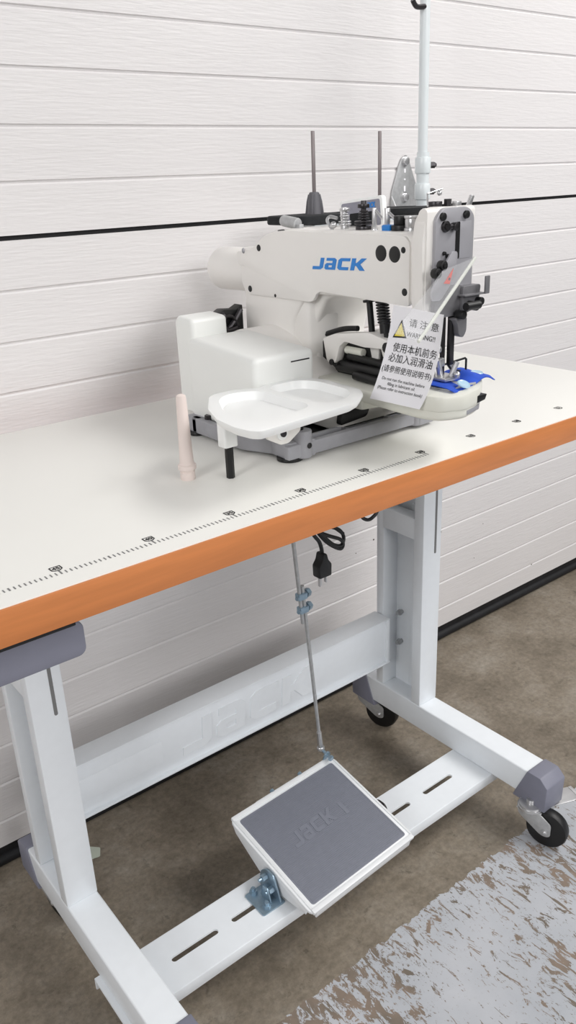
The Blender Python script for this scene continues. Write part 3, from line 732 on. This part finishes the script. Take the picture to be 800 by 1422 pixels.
d_ = Mb(); d_.prism(round_poly([(.3515, .8755), (.3560, .8755), (.3500, .8580)][:0] + [(.306, .872), (.308, .859), (.328, .848), (.340, .848), (.359, .860), (.360, .873)], .003), 'y', .112, .118, .0012)
lo_ = d_.build('tray_lug', 'machine', sm, 'white lug under the tray')
d_ = Mb(); d_.cyl((.329, .113, .863), (.329, .109, .863), .0085, n=20, w=.001); d_.build('washer', 'whiteplastic', lo_)
d_ = Mb(); d_.cyl((.329, .110, .863), (.329, .107, .863), .0042, n=12); d_.build('screw', 'darksteel', lo_)
# plastic covers
def soft(prof_pts, axis, a, b, w, seg=5): 
    m = Mb(); m.prism(prof_pts, axis, a, b, w, seg, ang=15); return m
c_ = soft([(.185, .842), (.345, .834), (.345, .946), (.330, .950), (.185, .940)], 'x', .346, .446, .020, 6); c_.build('belt_cover', 'shell', sm, 'pale smooth plastic belt cover')
c_ = soft([(.343, .834), (.392, .836), (.392, .965), (.385, .975), (.345, .972)], 'x', .357, .418, .017, 6); c_.build('rear_cover', 'shell', sm, 'pale plastic rear cover')
d_ = Mb(); d_.box(.405, .4365, .1845, .1875, .9270, .9288, .0005); d_.build('cover_slit', 'black', sm, 'dark slit in the cover')
# dark castings seen in the gap behind the cover
c_ = Mb(); c_.prism([(.425, .930), (.495, .930), (.495, .972), (.482, .966), (.460, .968), (.447, .961), (.425, .956)], 'y', .414, .436, .002)
c_.build('inner_casting', 'black', sm, 'dark casting in the gap behind the cover')
c_ = Mb()
c_.tube([(.422, .408, .955), (.440, .408, .958), (.455, .408, .964)], .0026, n=8); c_.tube([(.454, .406, .962), (.450, .404, .948), (.456, .403, .938), (.474, .404, .940)], .004, n=8)
c_.tube([(.458, .408, .936), (.474, .408, .950), (.487, .408, .966)], .0038, n=8); c_.tube([(.452, .406, .958), (.468, .406, .957), (.480, .407, .942)], .0026, n=8)
c_.build('inner_lever', 'darksteel', sm, 'dark levers in the gap behind the cover')
# ---- top of arm
def post(x, y, z, spec, nm, m, lab=None):
    d_ = Mb()
    for r, a, b in spec: d_.cyl((x, y, z+a), (x, y, z+b), r, n=20, w=min(.0006, r*.2))
    return d_.build(nm, m, sm, lab)
ZT = 1.0815
t1 = post(.520, .204, ZT, [(.0055, 0, .008), (.0035, .008, .030), (.0085, .008, .010), (.0085, .0115, .0128), (.006, .015, .017), (.0066, .018, .020), (.005, .021, .0225), (.0068, .025, .029)], 'tension_post', 'steel', 'steel thread tension post')
t2 = post(.520, .168, ZT, [(.0105, 0, .007), (.0035, .006, .038), (.012, .009, .0105), (.012, .012, .0135), (.0075, .0155, .017), (.0070, .0185, .020), (.0064, .0215, .023), (.0058, .0245, .026), (.0078, .029, .034)], 'tension_post', 'darksteel', 'larger thread tension post with spring')
post(.520, .148, ZT, [(.0032, 0, .029), (.0045, .0, .004)], 'guide_pin', 'steel'); post(.520, .125, ZT, [(.0036, 0, .029), (.005, .0, .004)], 'guide_pin', 'steel')
d_ = Mb(); d_.cyl((.520, .123, 1.105), (.520, .104, 1.093), .0022, n=10); d_.cyl((.520, .146, 1.108), (.520, .134, 1.098), .0018, n=10); d_.build('thread_lever', 'steel', sm)
d_ = Mb(); d_.box(.512, .524, .113, .128, 1.083, 1.091, .002); d_.build('clip', 'blue', sm, 'small blue clip')
post(.522, .104, ZT, [(.0115, 0, .009), (.0085, .009, .020)], 'tension_post', 'black', 'black tension base')
post(.522, .085, ZT, [(.0095, 0, .006), (.0085, .006, .017), (.0095, .017, .020)], 'tension_post', 'steel')
d_ = Mb(); d_.tube([(.508, .215, ZT+.002), (.505, .222, 1.095), (.510, .222, 1.100), (.514, .212, 1.098)], .0022); d_.sph((.508, .213, 1.09), .0045); d_.build('thread_guide', 'steel', sm)
d_ = Mb(); d_.cyl((.515, .330, 1.094), (.515, .296, 1.090), .0078, n=24, w=.002); d_.box(.511, .519, .288, .298, 1.080, 1.0895, .001); d_.build('top_roller', 'galv', sm, 'small grey roller on the arm')
d_ = Mb(); d_.sph((.502, .315, 1.0815), .006, (1, 1.6, .3)); d_.build('oil_hole', 'darksteel', sm)
# small operating display leaning behind the posts
DM = frame((.585, .232, 1.083), (0, -1, .09), (0, -.02, 1))
d_ = Mb(); d_.prism(rrect(-.043, .043, 0, .0375, .005), 'z', 0, .008, .001, mtx=DM); dp = d_.build('display_housing', 'whiteplastic', sm, 'white framed display')
d_ = Mb(); d_.prism(rrect(-.0385, .0385, -.0, .0335, .003), 'z', .0075, .0086, mtx=DM); d_.build('display_panel', 'panelgrey', dp, 'grey panel')
d_ = Mb(); d_.prism(rrect(-.022, .030, .002, .019, .002), 'z', .0084, .0092, mtx=DM); d_.build('display_screen', 'foam', dp, 'dark screen')
d_ = Mb(); d_.add(jack_bm(DM @ Matrix.Translation((.012, .0235, .0086)), .018, .007, .0004)); d_.build('lettering', 'blue', dp, 'blue lettering', smooth=False)
# head top fittings
d_ = Mb(); d_.cyl((.535, .060, 1.110), (.535, .060, 1.117), .0085, n=20, w=.001); d_.cyl((.552, .055, 1.110), (.552, .055, 1.119), .0048, n=6)
d_.build('oil_cap', 'darksteel', sm)
d_ = Mb(); d_.box(.5515, .5600, .040, .048, 1.109, 1.1165, .001); d_.prism([(.570, 1.108), (.577, 1.108), (.583, 1.121), (.578, 1.1225)], 'y', .040, .044, .0006)
d_.tube([(.520, .058, 1.112), (.519, .058, 1.126), (.545, .058, 1.1305)], .0011, smooth=False); d_.sph((.540, .058, 1.126), .003)
d_.build('thread_guide', 'steel', sm)

# button tray : traced outline, hollowed in two compartments
tro = [(.276, .186), (.290, .194), (.315, .194), (.333, .187), (.345, .178), (.358, .184), (.383, .189), (.407, .186), (.427, .170), (.434, .150), (.428, .078), (.414, .058), (.396, .044), (.373, .034), (.250, .021), (.232, .020), (.224, .030), (.221, .054), (.226, .095), (.243, .138)]
def inset(poly, d):
    k = len(poly); out = []
    for i in range(k):
        p0, p1, p2 = Vector(poly[i-1]), Vector(poly[i]), Vector(poly[(i+1) % k])
        a = (p1-p0).normalized(); b = (p2-p1).normalized(); n_ = (Vector((a.y, -a.x))+Vector((b.y, -b.x))).normalized()
        out.append(p1+n_*d)
    return out
tr = Mb(); bm = bmesh.new()
po = round_poly(tro, .004, 2)
ZTr = .905
rings = []
for dd, zz in ((.004, ZTr-.010), (-.0, ZTr-.003), (0, ZTr), (.0045, ZTr+.0008)):
    rings.append([bm.verts.new((p[0], p[1], zz)) for p in (inset(po, dd) if dd else po)])
for A, B in zip(rings, rings[1:]):
    for i in range(len(A)): bm.faces.new((A[i], A[(i+1) % len(A)], B[(i+1) % len(A)], B[i]))
bm.faces.new(rings[0][::-1])
# top web with two wells
def well(poly):
    poly = round_poly(poly, .020, 5); top = [bm.verts.new((p[0], p[1], ZTr+.0008)) for p in poly]
    q = inset(poly, .005); lo = [bm.verts.new((p[0], p[1], ZTr-.0088)) for p in q]
    for i in range(len(top)): bm.faces.new((top[i], lo[i], lo[(i+1) % len(lo)], top[(i+1) % len(lo)]))
    bm.faces.new(lo); return [(top[i], top[(i+1) % len(top)]) for i in range(len(top))]
e_ = well([(.272, .160), (.292, .177), (.322, .174), (.336, .158), (.336, .058), (.262, .048), (.246, .060), (.246, .110)])
e2 = well([(.349, .160), (.362, .173), (.404, .173), (.419, .150), (.415, .082), (.392, .058), (.349, .052)])
bmesh.ops.recalc_face_normals(bm, faces=bm.faces)
edges = [bm.edges.get(x) or bm.edges.new(x) for x in e_+e2] + [bm.edges.get((rings[-1][i], rings[-1][(i+1) % len(rings[-1])])) for i in range(len(rings[-1]))]
bmesh.ops.triangle_fill(bm, edges=edges, use_beauty=True, normal=(0, 0, 1))
bmesh.ops.recalc_face_normals(bm, faces=bm.faces)
tr.add(bm); tro_ = tr.build('button_tray', 'whiteplastic', sm, 'white two-compartment button tray')
d_ = Mb(); d_.prism(round_poly([(.2575, .129), (.2765, .129), (.2765, .146), (.2575, .146)], .003), 'z', .855, .888, .001); d_.build('leg_socket', 'whiteplastic', tro_)
d_ = Mb(); d_.cyl((.2675, .137, T), (.2675, .137, .855), .0052, n=6); d_.build('tray_leg', 'black', tro_, 'black tray leg')

# ================================================================== LOOSE THINGS ON THE MACHINE
# blue cloth on the feed plate
bm = bmesh.new(); NX, NY = 22, 18
Q = [(.487, .050), (.492, -.013), (.560, -.004), (.600, .038), (.596, .062)]
def cl(u, v_):   # u along x, v along y
    a = Vector((.496, .052)).lerp(Vector((.602, .060)), u); b = Vector((.492, -.016)).lerp(Vector((.598, .006)), u)
    return a.lerp(b, v_)
vs = {}
for i in range(NX+1):
    for j in range(NY+1):
        u, v_ = i/NX, j/NY; p = cl(u, v_)
        z = .9068+.0016*math.sin(u*9+v_*2)+.0075*math.exp(-((u-.62)/.12)**2-((v_-.42)/.5)**2)
        edge = min(1, max(0, (v_-.82)/.18)); z -= .004*edge*(0.6+0.5*math.sin(u*14))
        if u > .9: z -= .002*(u-.9)*10
        vs[i, j] = bm.verts.new((p.x, p.y, z))
for i in range(NX):
    for j in range(NY): bm.faces.new((vs[i, j], vs[i+1, j], vs[i+1, j+1], vs[i, j+1]))
bmesh.ops.recalc_face_normals(bm, faces=bm.faces); bmesh.ops.solidify(bm, geom=bm.faces[:], thickness=.001)
c_ = Mb(); c_.add(bm); tag(c_.build('cloth_swatch', 'cloth'), 'small blue cloth draped over the feed plate beneath the needle', 'cloth')
for i, (x, y, z, lab) in enumerate(((.519, -.008, .9093, 'pale translucent button on front edge of the blue cloth'), (.580, .022, .9085, 'pale translucent button at far right corner of the blue cloth'))):
    b_ = Mb(); b_.lathe([(.003, 0), (.0078, 0), (.0085, .0012), (.0075, .0022), (.006, .0014), (.002, .0014)], (0, 0, 0), 24, mtx=Matrix.Translation((x, y, z-.001)) @ Matrix.Rotation(math.radians(24 if i == 0 else 5), 4, 'X'))
    bo = b_.build('button', 'button'); tag(bo, lab, 'button', 'buttons on the blue cloth')
# warning leaflet, a curling sheet hanging along the machine's left side
C4 = {'tl': (.486, .079, 1.000), 'tr': (.484, -.004, .996), 'bl': (.455, .089, .8865), 'br': (.455, .004, .8875)}
def sheet(u, v_, off=0.0):
    tl, tr_, bl, br = (Vector(C4[k]) for k in ('tl', 'tr', 'bl', 'br'))
    a = tl.lerp(tr_, u); b = bl.lerp(br, u); p = a.lerp(b, v_)
    bow = (v_-v_*v_)
    p.x += .014*bow*1.6 - off; p.y -= .016*bow*(.25+.75*v_)*2.0*(0.3+.7*u) - .004*bow
    return p
bm = bmesh.new(); vs = {}
for i in range(13):
    for j in range(25): vs[i, j] = bm.verts.new(sheet(i/12, j/24))
for i in range(12):
    for j in range(24): bm.faces.new((vs[i, j], vs[i+1, j], vs[i+1, j+1], vs[i, j+1]))
bmesh.ops.recalc_face_normals(bm, faces=bm.faces); bmesh.ops.solidify(bm, geom=bm.faces[:], thickness=.0003)
lf = thing('warning_leaflet', 'white curling paper with warning text taped to the machine head', 'leaflet', (.475, .05, .885))
c_ = Mb(); c_.add(bm); c_.build('sheet', 'paper', lf)
W, Hh = .084, .115
def on_sheet(txt, u, v_, size, bold=0.0, m='ink', align='CENTER', sx=1.0):
    t_ = text_bm(txt, size, Matrix.Diagonal((sx, 1, 1, 1)), bold, .00002, align)
    for v in t_.verts:
        v.co = sheet(u+v.co.x/W, v_-v.co.y/Hh, .0008+v.co.z)
    return t_
c_ = Mb()
c_.add(on_sheet('请 注 意', .66, .155, .0110, 0, sx=1.25)); c_.add(on_sheet('WARNING!!', .63, .275, .0086, 0))
c_.add(on_sheet('使用本机前务', .56, .435, .0118, 0)); c_.add(on_sheet('必加入润滑油', .52, .545, .0118, 0)); c_.add(on_sheet('(请参照使用说明书)', .50, .665, .0092, 0))
c_.add(on_sheet('Do not run the machine before', .50, .765, .0054, 0)); c_.add(on_sheet('filling in lubricant oil.', .50, .815, .0054, 0)); c_.add(on_sheet('(Please refer to instruction book)', .50, .865, .0054, 0))
c_.build('printed_text', 'ink', lf, 'black printed warning text', smooth=False)
def tri_on(pts, off, name, m):
    t_ = Mb(); b0 = bmesh.new(); vv = [b0.verts.new(sheet(u, v_, off)) for u, v_ in pts]; b0.faces.new(vv)
    vv2 = [b0.verts.new(sheet(u, v_, off+.0002)) for u, v_ in pts]; b0.faces.new(vv2[::-1])
    k = len(pts)
    for i in range(k): b0.faces.new((vv[i], vv2[i], vv2[(i+1) % k], vv[(i+1) % k]))
    bmesh.ops.recalc_face_normals(b0, faces=b0.faces); t_.add(b0); return t_.build(name, m, lf, smooth=False)
tri_on([(.09, .335), (.22, .135), (.36, .315)], .0006, 'warning_symbol_border', 'ink')
tri_on([(.125, .315), (.22, .170), (.325, .300)], .0010, 'warning_symbol', 'yellow')
# ivory plastic spindle
sp_ = Mb(); sp_.lathe([(.0088, 0), (.0092, .001), (.0092, .010), (.0085, .0105), (.0088, .013), (.0112, .0135), (.0112, .0185), (.0092, .0195), (.0085, .024), (.0062, .100), (.0055, .1035), (.003, .105)], (.2275, .1705, T), 32)
tag(sp_.build('plastic_spindle', 'peg'), 'tapered ivory plastic spindle standing on the white table', 'spindle')

# ================================================================== CAMERA / LIGHT
cam = bpy.data.cameras.new('camera'); co = bpy.data.objects.new('camera', cam); COL.objects.link(co)
yaw, pitch, roll = math.radians(37.62560924), math.radians(-22.04226459), math.radians(-2.41702593)
fw = Vector((math.sin(yaw)*math.cos(pitch), math.cos(yaw)*math.cos(pitch), math.sin(pitch))); rt = Vector((math.cos(yaw), -math.sin(yaw), 0)); up = rt.cross(fw)
r2 = rt*math.cos(roll)+up*math.sin(roll); u2 = -rt*math.sin(roll)+up*math.cos(roll)
mm = Matrix((r2, u2, -fw)).transposed().to_4x4(); mm.translation = Vector((-.25224427, -.64815829, .33183253+T))
co.matrix_world = mm
cam.sensor_fit = 'HORIZONTAL'; cam.sensor_width = 36; cam.lens = 1135.7387*36/800; cam.clip_start = .02
sc.camera = co

def area(name, loc, target, sx, sy, power, col=(1, 1, 1)):
    l = bpy.data.lights.new(name, 'AREA'); l.shape = 'RECTANGLE'; l.size = sx; l.size_y = sy; l.energy = power; l.color = col
    o = bpy.data.objects.new(name, l); COL.objects.link(o); o.location = loc
    o.rotation_euler = (Vector(target)-Vector(loc)).to_track_quat('-Z', 'Y').to_euler(); return o
area('front_area_light', (.3, -6, 3.2), (.7, .3, .7), 4.5, 1.6, 165, (1, .99, .985))  # added broad area light from the front, not an actual window
area('front_area_light', (4, -4, 4.5), (.7, .3, .7), 3, 2, 84, (1, .99, .985))  # second added area light, steeper and from the front right
area('ceiling_lamp', (2.1, -.9, 2.9), (1.5, -.2, 0), 1.8, .5, 52, (1, .985, .96))
area('ceiling_lamp', (-2.0, -.9, 2.9), (.3, .2, .7), 1.8, .5, 10, (1, .985, .96))
area('side_fill_light', (-4.0, -1.5, 2.5), (.5, .3, .8), 1.5, 1.5, 76, (1, 1, 1))  # added fill from the left to brighten the left-facing sides
wd = bpy.data.worlds.new('world'); sc.world = wd; wd.use_nodes = True
wn = wd.node_tree.nodes; wl_ = wd.node_tree.links; bg = wn['Background']
tc = wn.new('ShaderNodeTexCoord'); sp_x = wn.new('ShaderNodeSeparateXYZ'); rp = wn.new('ShaderNodeValToRGB'); mr_ = wn.new('ShaderNodeMapRange')
wl_.new(tc.outputs['Generated'], sp_x.inputs[0]); wl_.new(sp_x.outputs['Z'], mr_.inputs[0]); mr_.inputs[1].default_value = -1
wl_.new(mr_.outputs[0], rp.inputs[0]); el = rp.color_ramp.elements
el[0].position = .47; el[0].color = (.03, .03, .03, 1); el[1].position = .68; el[1].color = (.12, .12, .125, 1)
e3 = el.new(1.0); e3.color = (.10, .10, .105, 1)
wl_.new(rp.outputs[0], bg.inputs[0]); bg.inputs[1].default_value = 1.0
sc.view_settings.view_transform = 'Standard'; sc.view_settings.look = 'None'; sc.view_settings.gamma = 1; sc.view_settings.exposure = 0.0
sc.view_settings.use_curve_mapping = False
for o in bpy.data.objects:
    if '_w' in o: del o['_w']
